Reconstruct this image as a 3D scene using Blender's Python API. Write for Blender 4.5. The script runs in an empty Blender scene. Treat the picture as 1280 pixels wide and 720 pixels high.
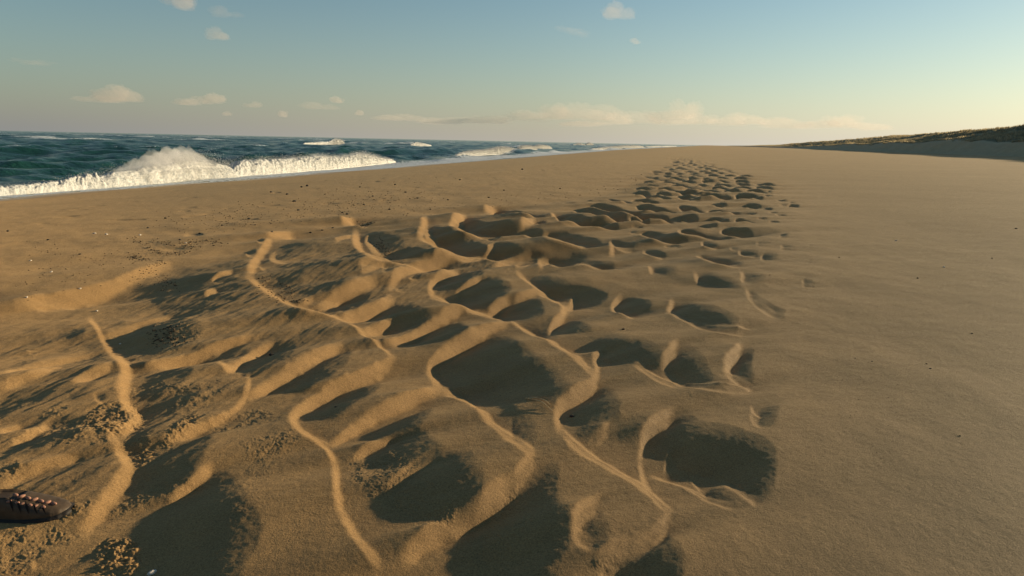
import bpy, bmesh, math, random
import numpy as np
from mathutils import Vector, Matrix

# ------------------------------------------------------------------ camera model
F = 850.0; PITCH = math.radians(12.18); ROLL = math.radians(1.2); CAM_H = 1.1
SUN_AZ = math.radians(64.0); SUN_EL = math.radians(8.8)
BEACH_AZ = math.radians(15.4)
_f = np.array([0, math.cos(PITCH), -math.sin(PITCH)])
_r0 = np.array([1.0, 0, 0]); _u0 = np.array([0, math.sin(PITCH), math.cos(PITCH)])
_r = _r0*math.cos(ROLL) + _u0*math.sin(ROLL); _u = _u0*math.cos(ROLL) - _r0*math.sin(ROLL)
AX = np.array([math.sin(BEACH_AZ), math.cos(BEACH_AZ)])      # along the beach
PX = np.array([-math.cos(BEACH_AZ), math.sin(BEACH_AZ)])     # towards the sea
def unproject(x, y, z=0.0):
    d = [_f[i]*F + _r[i]*(x-640) + _u[i]*(360-y) for i in range(3)]; t = (z-CAM_H)/d[2]
    return d[0]*t, d[1]*t
def project(X, Y, Z):
    Zc = Z-CAM_H
    w = X*_f[0] + Y*_f[1] + Zc*_f[2]; w = np.maximum(w, 1e-3)
    return 640 + F*(X*_r[0] + Y*_r[1] + Zc*_r[2])/w, 360 - F*(X*_u[0] + Y*_u[1] + Zc*_u[2])/w

# ------------------------------------------------------------------ survey of the hollows (away-from-sun slopes) and ridge faces
# each hollow: level, then the outline of its away slope, surveyed on the ground through the camera model
HOLLOWS = """
1 176,594 185,581 207,572 250,545 271,537 262,562 252,582 240,602 222,615 200,619 190,607
1 265,591 287,590 300,605 307,625 325,645 330,670 315,700 300,725 190,735 196,700 212,690 206,672 198,650 204,637 222,626 240,613
.9 40,700 42,690 50,682 57,683 52,694 46,703
1 50,719 75,711 95,702 117,687 119,700 88,710 60,722
.55 0,614 50,590 115,570 147,560 140,588 100,612 62,620 0,622
.7 0,565 50,540 110,537 100,548 62,558 50,570 25,568 0,590
.7 0,495 45,480 85,477 130,478 110,495 60,505 30,520 0,530
.75 70,420 85,412 110,408 105,418 85,423
.7 32,430 45,425 58,423 50,430
.6 110,442 125,437 143,445 130,452 112,450
1 100,482 117,472 140,462 155,460 150,467 130,473 110,480
1 117,495 130,490 135,500 127,505
1 75,523 90,517 108,518 108,530 90,530
1 72,552 72,543 95,535 112,532 110,542 87,552
.9 25,560 60,535 55,545 35,562
.85 170,408 185,400 215,395 250,400 255,415 240,430 205,443 180,440 170,425
.5 200,355 240,340 290,345 330,365 300,380 260,395 215,395 190,380
.95 175,500 180,485 195,467 225,457 245,460 240,472 215,490 195,497
.9 165,552 175,530 187,505 220,495 250,480 257,490 225,512 205,535 200,565 162,560
.9 230,527 245,518 260,517 255,525 240,532
.8 260,450 275,440 295,428 325,418 330,412 310,432 285,442
1 320,447 335,432 357,424 372,427 370,440 345,462 320,472 295,468
.95 347,492 370,475 395,457 415,442 437,435 440,445 430,462 410,477 385,490
1 392,517 402,507 427,487 460,477 480,477 470,492 440,512 420,527 397,527
.95 455,553 482,532 520,515 543,508 537,525 520,545 500,550 470,555
1 459,580 465,570 485,558 505,545 530,542 545,560 560,575 530,585 500,587 475,588
1 492,625 495,615 515,597 545,582 580,580 597,590 607,615 600,640 585,657 557,660 525,652 500,642
.4 452,595 462,587 470,595 462,604
.6 478,672 490,678 510,692 507,697 495,688
1 561,450 570,440 595,427 620,419 642,423 660,440 690,465 712,487 715,498 690,506 660,502 640,507 620,500 607,487 590,475 582,462 565,457
.75 640,520 655,522 670,535 672,555 655,558 640,552
1 710,515 727,502 760,487 772,505 777,530 765,532 740,532 715,535 708,527
.8 715,540 740,537 757,542 750,555 722,550
.6 767,545 800,545 800,557 775,560
1 810,560 815,550 840,532 862,528 880,545 900,545 925,555 960,567 970,580 970,610 955,630 940,627 915,607 890,597 860,590 845,585 840,572 825,580
.85 877,622 890,612 910,622 927,637 902,635
.7 835,642 848,645 840,655
1 837,662 835,680 847,700 860,735 765,735 770,722 785,707 815,692
1 600,695 605,675 620,655 640,638 655,625 677,600 702,592 695,620 702,645 712,665 715,690 690,715 640,722 610,715
.9 725,675 725,662 740,650 752,660 762,677 760,690 745,690 730,685
1 692,413 702,404 720,396 745,417 730,420 698,420
.7 662,407 680,410 703,425 690,428 668,417
1 730,437 747,427 770,422 795,430 825,447 827,460 815,465 800,458 790,455 757,455 752,447 757,440 741,441
.45 752,465 790,462 780,472 755,480 752,472
1 830,462 845,445 865,443 882,462 890,480 912,490 877,487 852,480 840,470
1 911,472 925,452 930,442 945,445 937,465 945,487 927,484
1 945,532 950,522 962,520 975,520 970,532 960,538
1 840,395 847,385 865,382 890,392 915,405 927,417 902,416 877,412 857,402
1 774,385 777,376 786,369 801,372 818,379 812,389 794,391 782,391
1 683,321 692,316 719,319 745,323 767,325 771,331 764,336 749,334 730,327 722,329 706,334 696,329
.8 767,336 780,332 786,336 777,340
1 814,336 824,334 842,338 850,344 826,346
1 803,312 820,310 835,316 831,321 814,317
1 661,351 668,345 687,346 715,355 752,362 764,370 752,379 726,383 721,372 713,372 696,368 681,361
1 640,377 662,370 677,374 683,389 679,398 651,402 625,390 623,389 630,380
1 574,371 578,363 597,354 617,347 640,356 641,365 625,376 612,383 593,383 582,378
1 554,356 565,346 584,337 602,339 608,346 587,354 571,363 559,361
.95 462,397 485,380 515,375 535,390 545,400 520,410 495,415 482,412 492,402 460,400
1 525,425 535,412 560,402 577,400 590,417 570,427 535,430
1 424,387 421,382 434,372 460,363 482,365 484,371 456,382 437,391
.9 378,376 400,361 419,354 443,350 447,354 419,365 400,372
.8 477,341 486,333 505,334 488,341
.9 494,361 503,354 512,356 505,362
.8 511,348 522,344 537,346 522,350
.9 542,337 556,327 576,324 563,335
1 486,326 490,320 505,312 520,308 535,314 546,324 531,328 512,330 494,328
.75 460,297 466,288 479,290 505,299 505,307 490,316 479,320 471,309
.9 445,280 454,275 469,279 456,284
1 541,296 539,281 550,282 569,292 587,297 606,307 612,314 597,320 578,320 561,312 550,305
.95 615,322 617,308 622,304 641,307 656,310 690,313 685,318 660,315 648,318 640,320 628,325
.9 645,333 662,320 675,315 680,318 665,330 652,334
.95 619,264 622,257 630,254 645,259 662,264 684,269 675,272 656,269 632,267
.95 580,285 578,275 587,266 599,272 620,276 637,280 648,286 645,291 619,292 600,291
.9 671,280 675,275 686,277 680,280
.95 647,290 656,285 675,283 682,288 675,294 662,297 656,292
.9 607,301 617,296 630,296 622,302
1 697,267 712,266 731,272 742,279 727,281 712,280 701,273
1 739,281 752,276 780,283 761,286
1 684,292 694,287 716,290 742,295 756,300 742,306 727,305 709,301 692,298
.95 769,305 763,299 780,301 799,307 784,310
1 722,262 731,255 750,259 765,265 784,269 784,276 765,276 742,269
1 787,271 799,272 817,279 799,281
1 742,254 765,256 787,262 810,266 832,269 838,275 821,275 795,268 765,263 750,259
1 757,247 769,247 795,254 780,255
1 789,249 806,248 832,254 806,253
1 795,257 810,255 836,263 810,264
1 795,241 817,242 840,247 817,247
.9 731,251 739,248 742,252
.7 701,253 712,251 720,254
.9 786,291 791,287 801,290
.9 787,283 802,282 808,285
1 801,294 810,287 832,292 848,297 836,300
1 850,273 854,267 869,268 876,274 863,277
1 820,267 835,267 846,275 839,278 815,275
1 820,258 831,261 848,264 842,267 826,264
1 848,258 857,256 880,262 882,267 861,264
1 886,264 891,261 910,264 925,266 929,269 908,268
1 884,273 895,271 910,274 914,280 891,279
1 919,277 925,275 940,279 949,282 932,281
1 929,258 939,256 956,260 942,262
1 955,262 959,260 968,263 962,265
1 931,269 940,267 949,269 940,271
1 874,285 880,282 897,283 899,286 884,288
1 852,289 857,286 880,292 904,296 902,298 876,295 857,293
1 902,290 910,285 925,288 934,287 946,293 929,295 914,292
1 839,303 815,298 815,289 839,295 857,300
1 878,305 880,300 899,305 901,310 884,309
1 912,311 919,308 927,312 919,314
1 923,316 932,314 947,316 949,321 932,320
1 951,322 959,318 976,322 970,325 957,325
1 876,320 878,316 902,322 921,326 934,330 921,333 902,329 886,325
1 974,296 981,294 989,296 979,298
1 976,311 979,309 998,312 985,313
.8 946,305 964,306 962,308 948,308
1 1009,311 1013,308 1017,310
.9 1009,328 1013,327 1017,329 1012,330
1 1002,357 1007,353 1022,359 1011,360
1 929,352 932,346 951,350 959,354 940,356
1 873,353 880,345 895,346 908,354 929,359 925,363 895,359
.9 829,305 846,305 855,307 840,308
.95 970,252 983,252 984,254 973,254
.95 974,258 983,257 984,259 976,259
.95 986,257 1000,258 999,261 988,260
.9 987,254 994,254 994,256 988,256
.9 961,267 973,268 972,270 963,269
.9 970,270 984,271 983,273 972,272
.8 947,275 960,275 960,277 949,277
.9 961,278 975,279 974,281 963,280
.9 956,247 966,247 966,249 957,249
.9 944,237 951,237 951,239 945,239
.9 959,241 966,241 966,243 960,243
1 887,256 899,254 914,258 899,260
1 927,248 937,248 942,252 930,251
1 900,246 910,245 918,249 906,249
1 848,247 870,247 880,250 858,251
1 850,242 865,241 886,245 862,245
.95 935,368 945,372 955,383 970,393 985,398 975,403 960,393 945,385 938,378
1 322,302 326,298 333,299 332,303 326,304
1 308,317 312,312 320,310 321,315 314,319
.9 268,353 275,349 284,346 296,341 288,349 276,354
.95 257,374 266,368 275,365 276,370 266,375
.8 316,275 319,272 325,272 322,275
.6 275,366 285,360 300,356 292,362
.6 290,369 300,362 312,362 300,369
.5 205,367 218,355 235,350 225,362
.7 325,333 333,328 338,330 333,337 328,337
.6 345,340 365,345 380,355 395,362 370,370 352,362
.6 340,318 355,306 380,302 395,310 375,322 350,328
.7 420,303 432,298 440,298 430,303
"""
# each ridge face: level, width, then its line
RIDGES = """
.9 22 140,547 155,572 162,590 142,615 122,640 105,660
1 8 215,622 237,609 250,600 265,587
.6 7 0,607 50,583 95,572
.5 5 0,470 50,452 115,435
.6 6 0,487 45,470 75,457
.6 5 0,540 25,530
.7 7 15,555 60,530
.9 4 87,483 100,475 140,459
.7 9 110,393 120,405 127,420 145,442
1 18 145,442 160,462 152,490 160,510 175,520 150,545
.7 8 20,378 90,368 140,355 175,340 210,328
.5 5 130,415 160,408 215,392
.8 6 185,457 237,447 275,432 320,422
1 10 275,455 287,465 300,452 320,440 340,430
.9 9 205,553 240,540 275,525 300,508 312,485 310,470
.9 5 375,382 402,395 427,398 450,415 475,430 490,447
1 12 490,447 480,458 455,470 425,480 395,497 370,515 365,530 380,547 407,557
1 12 310,495 345,478 390,450 425,433
1 12 415,557 460,525 510,502 550,485
.8 6 442,577 465,560 490,551
.8 4 485,620 500,605 527,585 540,578
1 9 370,540 407,560 420,585
1 14 420,585 420,615 425,645
.9 8 425,645 440,670 455,695 475,715
.9 18 505,710 530,683 560,667 590,655 615,635 642,617
.9 9 642,617 655,600 667,585
1 7 550,485 582,497 597,515 620,540 640,557 660,572 667,588
1 12 632,405 590,422 560,437 541,447 537,460 545,475 552,487
1 5 640,402 660,415 697,435 722,452 740,472
1 11 740,472 745,485 727,497 702,512 694,525 700,545
1 6 700,545 715,565 745,582 777,600 805,617 837,650
.7 8 837,652 825,675 800,690 765,700 747,715
.7 5 760,545 745,560
.5 4 757,545 735,567
1 10 840,527 815,540 803,555 799,580
1 6 799,580 805,610 812,625
.8 5 837,567 832,590
.9 5 815,597 845,607 870,620 890,632 915,640
.8 4 865,600 875,617
.9 5 905,607 920,617 945,634
.9 8 747,640 725,655 716,670 722,685 740,697
1 9 705,380 705,392 690,405 687,417
.8 7 755,442 742,448 747,462 745,475
.9 4 792,457 815,475 845,485
.9 7 845,440 829,460
.9 3.5 828,468 852,483 890,493 920,494 940,489
1 8 925,442 910,457 907,470
1 4 907,470 917,480 940,490
.9 4 938,520 940,530 950,537
.9 6 840,380 836,392
.9 3 837,395 865,408 895,418 935,421
1 6 775,372 764,381 771,391 790,398
.9 4 811,335 814,343
1 7 675,322 676,337
.8 4 680,322 697,333
.9 7 717,371 714,381 704,386
1 5 647,344 664,357 685,370 702,380 706,389 700,400 687,410 687,417
.8 5 674,363 644,374
.8 5 600,350 584,357 569,367
1 9 572,339 550,344 536,357 542,369
1 6 542,369 569,380 582,387 606,391 632,400
.9 8 612,388 623,378 636,375
.9 8 495,400 470,412 455,415
1 9 482,427 505,425 530,410 560,395 582,387
1 8 427,397 450,391 471,382 488,373
.9 7 400,380 419,372 447,359 469,354
.7 5 380,378 392,372
.8 5 450,342 482,331
1 7 488,359 496,346 516,337 546,329 572,320
1 8 445,290 445,305 454,318 469,326 482,329
.9 7 428,277 441,275
.7 3 419,302 439,296
1 8 531,275 529,288 524,299
1 4 524,299 546,309 569,318 575,320
.9 5 595,323 610,320 617,309
.9 7 620,332 645,322 658,318
.9 6 607,260 619,258
1 8 580,267 565,277 565,285
.9 4 565,285 580,291 602,296
.9 6 652,284 667,277
.9 5 690,267 699,275
.9 6 765,304 765,314
.8 4 926,347 928,354
.8 4 868,347 873,354
.7 4 932,368 945,387 968,400
.8 8 310,348 330,363 365,385 400,395
.8 8 340,296 322,320 312,345
.7 5 258,370 262,364 270,363
.7 3 265,352 272,346 290,341
.9 7 335,295 365,292
"""
CRUMBS = """
1 107,520 125,505 150,500 172,510 184,520 180,532 160,545 130,542 110,535
1 203,560 207,540 222,525 245,515 255,520 235,535 222,552 210,562
1.1 120,678 145,672 172,676 178,695 168,722 125,725 118,700
1 163,577 165,563 185,560 196,567 190,577 175,585
.6 0,585 20,575 36,582 30,597 0,602
.6 60,650 80,632 110,622 118,632 95,645 70,655
.5 0,665 60,655 100,668 90,682 30,680 0,690
.6 85,487 100,477 108,478 92,489
.5 48,520 65,508 92,506 88,514 62,524
.5 55,552 60,530 110,525 120,540 100,552 70,560
.35 180,400 250,400 255,430 200,440 172,430
.35 170,310 205,300 240,315 205,328 175,326
.3 505,560 590,655 520,660 430,600 440,560
.3 640,600 680,650 660,715 560,715 590,660
.3 735,700 780,690 770,722 735,722
"""
# ------------------------------------------------------------------ numpy noise
def _hash(ix, iy, seed):
    h = (ix.astype(np.int64)*374761393 + iy.astype(np.int64)*668265263 + seed*2147483647) & 0xffffffff
    h = ((h ^ (h >> 13))*1274126177) & 0xffffffff
    h = (h ^ (h >> 16)) & 0xffffffff
    return h
def pnoise(x, y, seed=0):
    """2-D gradient noise, about -1..1"""
    x = np.asarray(x, float); y = np.asarray(y, float)
    ix = np.floor(x); iy = np.floor(y); fx = x-ix; fy = y-iy
    u = fx*fx*fx*(fx*(fx*6-15)+10); v = fy*fy*fy*(fy*(fy*6-15)+10)
    def g(dx, dy):
        a = _hash(ix+dx, iy+dy, seed)*(2*np.pi/4294967296.0)
        return np.cos(a)*(fx-dx) + np.sin(a)*(fy-dy)
    a = g(0, 0); b = g(1, 0); c = g(0, 1); d = g(1, 1)
    return 1.5*((a+(b-a)*u) + ((c+(d-c)*u)-(a+(b-a)*u))*v)
def fbm(x, y, octaves=4, seed=0, gain=.5):
    s = 0; a = 1; t = 0
    for o in range(octaves):
        s = s + a*pnoise(x*2**o, y*2**o, seed+o*17); t += a; a *= gain
    return s/t
def sstep(a, b, x):
    t = np.clip((x-a)/(b-a), 0, 1); return t*t*(3-2*t)

# ------------------------------------------------------------------ base beach profile
SEA_Z = -1.5
def shore_p(q): return 25.6 + 0.035*np.clip(q, 0, 260)
def base_z(X, Y):
    p = X*PX[0] + Y*PX[1]; q = X*AX[0] + Y*AX[1]
    ps = shore_p(q) + 0.25*np.sin(q*.31) + .2*np.sin(q*.83+1.7)
    k = 1.5
    drop = k*np.log1p(np.exp(np.clip((p-8.0)/k, -30, 30)))
    z = SEA_Z*np.minimum(drop/(ps-8.0), 3.0)
    z = z + np.where(p < -3, np.minimum((-p-3)*0.0125, .45), 0)
    return z

# ------------------------------------------------------------------ slope map -> height field
CX0, CY0, CW, CH = 0, 185, 1281, 540
def parse(s):
    out = []
    for ln in s.strip().splitlines():
        t = ln.split(); k = [i for i, a in enumerate(t) if ',' in a][0]
        out.append(([float(a) for a in t[:k]], np.array([[float(c) for c in a.split(',')] for a in t[k:]])))
    return out
def chaikin(P, closed, n=2):
    for _ in range(n):
        Q = np.roll(P, -1, 0) if closed else P[1:]
        R = P if closed else P[:-1]
        a = R*.75+Q*.25; b = R*.25+Q*.75
        N = np.empty((len(a)*2, 2)); N[0::2] = a; N[1::2] = b
        if not closed: N = np.vstack([P[:1], N, P[-1:]])
        P = N
    return P
def poly_cov(P, pad=1, SS=4):
    """coverage of a polygon on the canvas: (slice, array)"""
    x0 = max(int(P[:,0].min())-pad, CX0); x1 = min(int(P[:,0].max())+pad+1, CX0+CW-1)
    y0 = max(int(P[:,1].min())-pad, CY0); y1 = min(int(P[:,1].max())+pad+1, CY0+CH-1)
    if x1 <= x0 or y1 <= y0: return None
    xs = x0 + (np.arange((x1-x0)*SS)+.5)/SS - .5; ys = y0 + (np.arange((y1-y0)*SS)+.5)/SS - .5
    gx, gy = np.meshgrid(xs, ys); ins = np.zeros(gx.shape, bool)
    n = len(P)
    for i in range(n):
        ax_, ay_ = P[i]; bx_, by_ = P[(i+1) % n]
        if ay_ == by_: continue
        c = ((ay_ > gy) != (by_ > gy)) & (gx < (bx_-ax_)*(gy-ay_)/(by_-ay_)+ax_)
        ins ^= c
    cov = ins.reshape(y1-y0, SS, x1-x0, SS).mean((1, 3))
    return (slice(y0-CY0, y1-CY0), slice(x0-CX0, x1-CX0)), cov
def line_cov(P, w):
    pad = w*1.6+2
    x0 = max(int(P[:,0].min()-pad), CX0); x1 = min(int(P[:,0].max()+pad)+1, CX0+CW-1)
    y0 = max(int(P[:,1].min()-pad), CY0); y1 = min(int(P[:,1].max()+pad)+1, CY0+CH-1)
    gx, gy = np.meshgrid(np.arange(x0, x1), np.arange(y0, y1)); d = np.full(gx.shape, 1e9)
    L = np.r_[0, np.cumsum(np.hypot(*np.diff(P, axis=0).T))]; tt = np.zeros(gx.shape)
    for i in range(len(P)-1):
        a = P[i]; b = P[i+1]; ab = b-a; l2 = (ab**2).sum()+1e-9
        t = np.clip(((gx-a[0])*ab[0]+(gy-a[1])*ab[1])/l2, 0, 1)
        e = np.hypot(gx-a[0]-t*ab[0], gy-a[1]-t*ab[1])
        m = e < d; d = np.where(m, e, d); tt = np.where(m, (L[i]+t*(L[i+1]-L[i]))/L[-1], tt)
    sd_ = P[0,0]*.37+P[0,1]*.11
    w = w*(1+.42*pnoise(tt*L[-1]/19+sd_, tt*0+sd_, 33)+.2*pnoise(tt*L[-1]/6+sd_, tt*0+sd_, 34))
    d = np.maximum(d + .12*w*pnoise(gx/7., gy/5., 35), 0); w = np.maximum(w, .8)
    end = np.minimum(1, np.minimum(tt, 1-tt)*6+.35)
    return (slice(y0-CY0, y1-CY0), slice(x0-CX0, x1-CX0)), np.exp(-(d/(w*.56))**3.2)*end
crumb = np.zeros((CH, CW))
hollow_polys = [(l[0], chaikin(P, True)) for l, P in parse(HOLLOWS)]
# the far hollows: too small to survey one by one, scattered in rows
rg = np.random.default_rng(5)
y = 247.0
_ly = [196, 200, 205, 215, 225, 235, 245, 250]; _lx = [835, 838, 838, 812, 804, 796, 770, 860]; _rx = [848, 868, 885, 912, 935, 952, 968, 940]
n_survey = len(hollow_polys); row = 0
while y > 196:
    s = y-184.0
    a = np.interp(y, _ly, _lx); b = np.interp(y, _ly, _rx); x = a + (.25*(row % 2)+rg.uniform(-.15, .1))*s; row += 1
    while x < b:
        w = s*rg.uniform(.36, .62); h = max(s*rg.uniform(.021, .028), .42)
        yy = y + rg.uniform(-.018, .018)*s; sl = .07*w
        edge = min((x-a)/(b-a)*6+.5, (b-x)/(b-a)*4+.4, 1)
        P = np.array([[x, yy-sl*.6], [x+w*.3, yy-h-sl*.2], [x+w*.7, yy-h*.6+sl*.3], [x+w, yy+sl], [x+w*.6, yy+h*.8+sl*.4], [x+w*.2, yy+h*.8-sl*.2]])
        hollow_polys.append((max(.8, edge), chaikin(P, True)))
        x += w + s*rg.uniform(.02, .09)
    y -= max(s*rg.uniform(.083, .093), 1.25)
def squeeze(P):
    """a slope that faces the viewer at a grazing angle looks taller than the ground it stands on: back to its ground extent"""
    cy = P[:,1].mean(); k = (1/(1+.44*TAN*1.45*F/max(cy-179, 6)))**.45; yb = P[:,1].max()
    Q = P.copy()
    t = np.clip((P[:,0]-P[:,0].min())/max(np.ptp(P[:,0]), 1), 0, 1)
    lo = P[np.argsort(P[:,0])]; half = len(P)//2
    base = np.polyval(np.polyfit(P[:,0], P[:,1], 1), P[:,0]) + .32*np.ptp(P[:,1]-np.polyval(np.polyfit(P[:,0], P[:,1], 1), P[:,0]))
    Q[:,1] = base+(P[:,1]-base)*k
    return Q, k
TAN = math.tan(SUN_EL)
def raster(far):
    dark = np.zeros((CH, CW)); bright = np.zeros((CH, CW))
    for hi, (lv, P) in enumerate(hollow_polys):
        cy = P[:,1].mean()
        if far and cy > 430: continue
        w = np.ptp(P[:,0]); h = np.ptp(P[:,1]); k = 1
        if far and hi < n_survey: P, k = squeeze(P)
        r = poly_cov(P)
        if r is None: continue
        sl, c = r; dark[sl] = np.maximum(dark[sl], c*lv)
        if cy < 330 or w < 26:      # small or far hollow: its sun-facing wall follows its outline
            r = poly_cov(P + np.array([-w*.13, h*.16*k]), 3)
            if r is None: continue
            sl, c = r; bright[sl] = np.maximum(bright[sl], .75*lv*c)
    bright *= (1-np.clip(dark*1.2, 0, 1))
    for l, P in parse(RIDGES):
        w = l[1]*(.85 if l[1] < 8.5 else .6)
        if far and P[:,1].mean() > 430: continue
        sl, c = line_cov(chaikin(P, False), w*(.7 if far else 1)); bright[sl] = np.maximum(bright[sl], c*l[0])
    return dark, np.where(dark > .5, bright*.55, bright)
dark_near, bright_near = raster(False); dark_far, bright_far = raster(True)
for l, P in parse(CRUMBS):
    r = poly_cov(chaikin(P, True))
    if r: sl, c = r; crumb[sl] = np.maximum(crumb[sl], c*l[0])
def blur(a, s):
    n = int(3*s)+1; k = np.exp(-.5*(np.arange(-n, n+1)/s)**2); k /= k.sum()
    a = np.apply_along_axis(lambda v: np.convolve(np.pad(v, n, 'edge'), k, 'valid'), 0, a)
    return np.apply_along_axis(lambda v: np.convolve(np.pad(v, n, 'edge'), k, 'valid'), 1, a)
crumb = blur(crumb, 3.0)
def sample(img, u, v):
    fade = np.exp(-np.maximum(CX0-u, 0)/420-np.maximum(v-CY0-CH, 0)/420); u = np.abs(u-CX0); v = v-CY0                         # outside the surveyed strip the pattern is carried on, mirrored
    v = np.where(v > CH-2, 2*(CH-2)-v, v); u = np.where(u > CW-2, CW-2, u)
    u = np.clip(u, 0, CW-2); v = np.clip(v, 0, CH-2)
    iu = u.astype(int); iv = v.astype(int); fu = u-iu; fv = v-iv
    return fade*((img[iv, iu]*(1-fu)+img[iv, iu+1]*fu)*(1-fv) + (img[iv+1, iu]*(1-fu)+img[iv+1, iu+1]*fu)*fv)

SD = np.array([math.sin(SUN_AZ), math.cos(SUN_AZ)])     # ground direction towards the sun
_q = [0, 1.7, 2.9, 4.6, 5.9, 8.2, 14, 24, 54, 80]; _pr = [.1, -.02, -.4, -.6, -.9, -1.2, -1.7, -1.3, .8, 1.6]
_ql = [0, 3, 6.3, 8.3, 9.3, 11.2, 15, 21.7, 52, 80]; _pl = [4.2, 4.2, 4.5, 4.6, 3.9, 3.6, 2.3, 2.0, 2.2, 2.0]
def in_band(X, Y):
    p = X*PX[0]+Y*PX[1]; q = X*AX[0]+Y*AX[1]
    a = np.interp(q, _q, _pr); b = np.interp(q, _ql, _pl)
    return sstep(a-.1, a+1.0, p)*sstep(b+.1, b-.4, p)*sstep(70, 50, q)
def solve(dark, bright, x0, x1, y0, y1, res, mu, lam, smear, iters, dslope, bslope, fixed=False):
    xs = np.arange(x0, x1, res); ys = np.arange(y0, y1, res)
    X, Y = np.meshgrid(xs, ys); h = np.zeros(X.shape)
    ny, nx = X.shape
    kx = 2*np.pi*np.fft.rfftfreq(nx, res)[None, :]; ky = 2*np.pi*np.fft.fftfreq(ny, res)[:, None]
    ks = kx*SD[0]+ky*SD[1]; kt = -kx*SD[1]+ky*SD[0]
    win = sstep(0, .06, (X-x0)/(x1-x0))*sstep(0, .06, (x1-X)/(x1-x0))*sstep(0, .04, (Y-y0)/(y1-y0))*sstep(0, .04, (y1-Y)/(y1-y0))
    bz = base_z(X, Y); bd = in_band(X, Y)*win
    lp = np.exp(-(kx**2+ky**2)*(.045 if res < .02 else .10)**2)
    hs = h
    for it in range(iters):
        u, v = project(X, Y, hs+bz)
        ok = (v > CY0+1)
        d = sample(dark, u, v)*ok*win; b = sample(bright, u, v)*ok*win
        one = 1/(1-1j*ks*smear)
        dd = np.fft.irfft2(np.fft.rfft2(d)*one, X.shape)
        nb = np.clip(b*1.5, 0, 1)
        gt = dslope*(.62*d+.6*dd) - bslope*b + .58*TAN*bd*(1-d)*(1-nb)
        gt = np.where(b > .3, np.minimum(gt, -bslope*b*.8), gt)
        W = np.maximum(np.maximum(d, nb), 0.2*bd)
        g = gt if it == 0 else g + (.5 if fixed else .25)*W*(gt-dh)          # nudge the free areas so the surveyed slopes come out as measured
        H = (-1j*ks)*np.fft.rfft2(g)/(ks**2+lam*kt**2+mu**2)
        hn = np.fft.irfft2(H, X.shape); dh = np.fft.irfft2(1j*ks*H, X.shape)
        h = (hn if iters == 1 or fixed else .5*hn) if it == 0 else (hn if fixed else .5*h+.5*hn)
        hs = 0*h if fixed else np.fft.irfft2(np.fft.rfft2(h)*lp, X.shape)
    return xs, ys, h
near = solve(dark_near, bright_near, -6.0, 7.0, .4, 11.5, .007, .9, .04, .12, 8, TAN*1.4, .62)
far = solve(dark_far, bright_far, -9, 22, 2.0, 62, .022, 1.0, .02, .03, 3, TAN*2.15, 1.05, True)
def gsample(g, X, Y):
    xs, ys, h = g; r = xs[1]-xs[0]
    u = (X-xs[0])/r; v = (Y-ys[0])/r
    ins = (u > 1) & (u < len(xs)-3) & (v > 1) & (v < len(ys)-3)
    u = np.clip(u, 0, len(xs)-2.01); v = np.clip(v, 0, len(ys)-2.01)
    iu = u.astype(int); iv = v.astype(int); fu = u-iu; fv = v-iv
    return ins*((h[iv, iu]*(1-fu)+h[iv, iu+1]*fu)*(1-fv) + (h[iv+1, iu]*(1-fu)+h[iv+1, iu+1]*fu)*fv)
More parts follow.
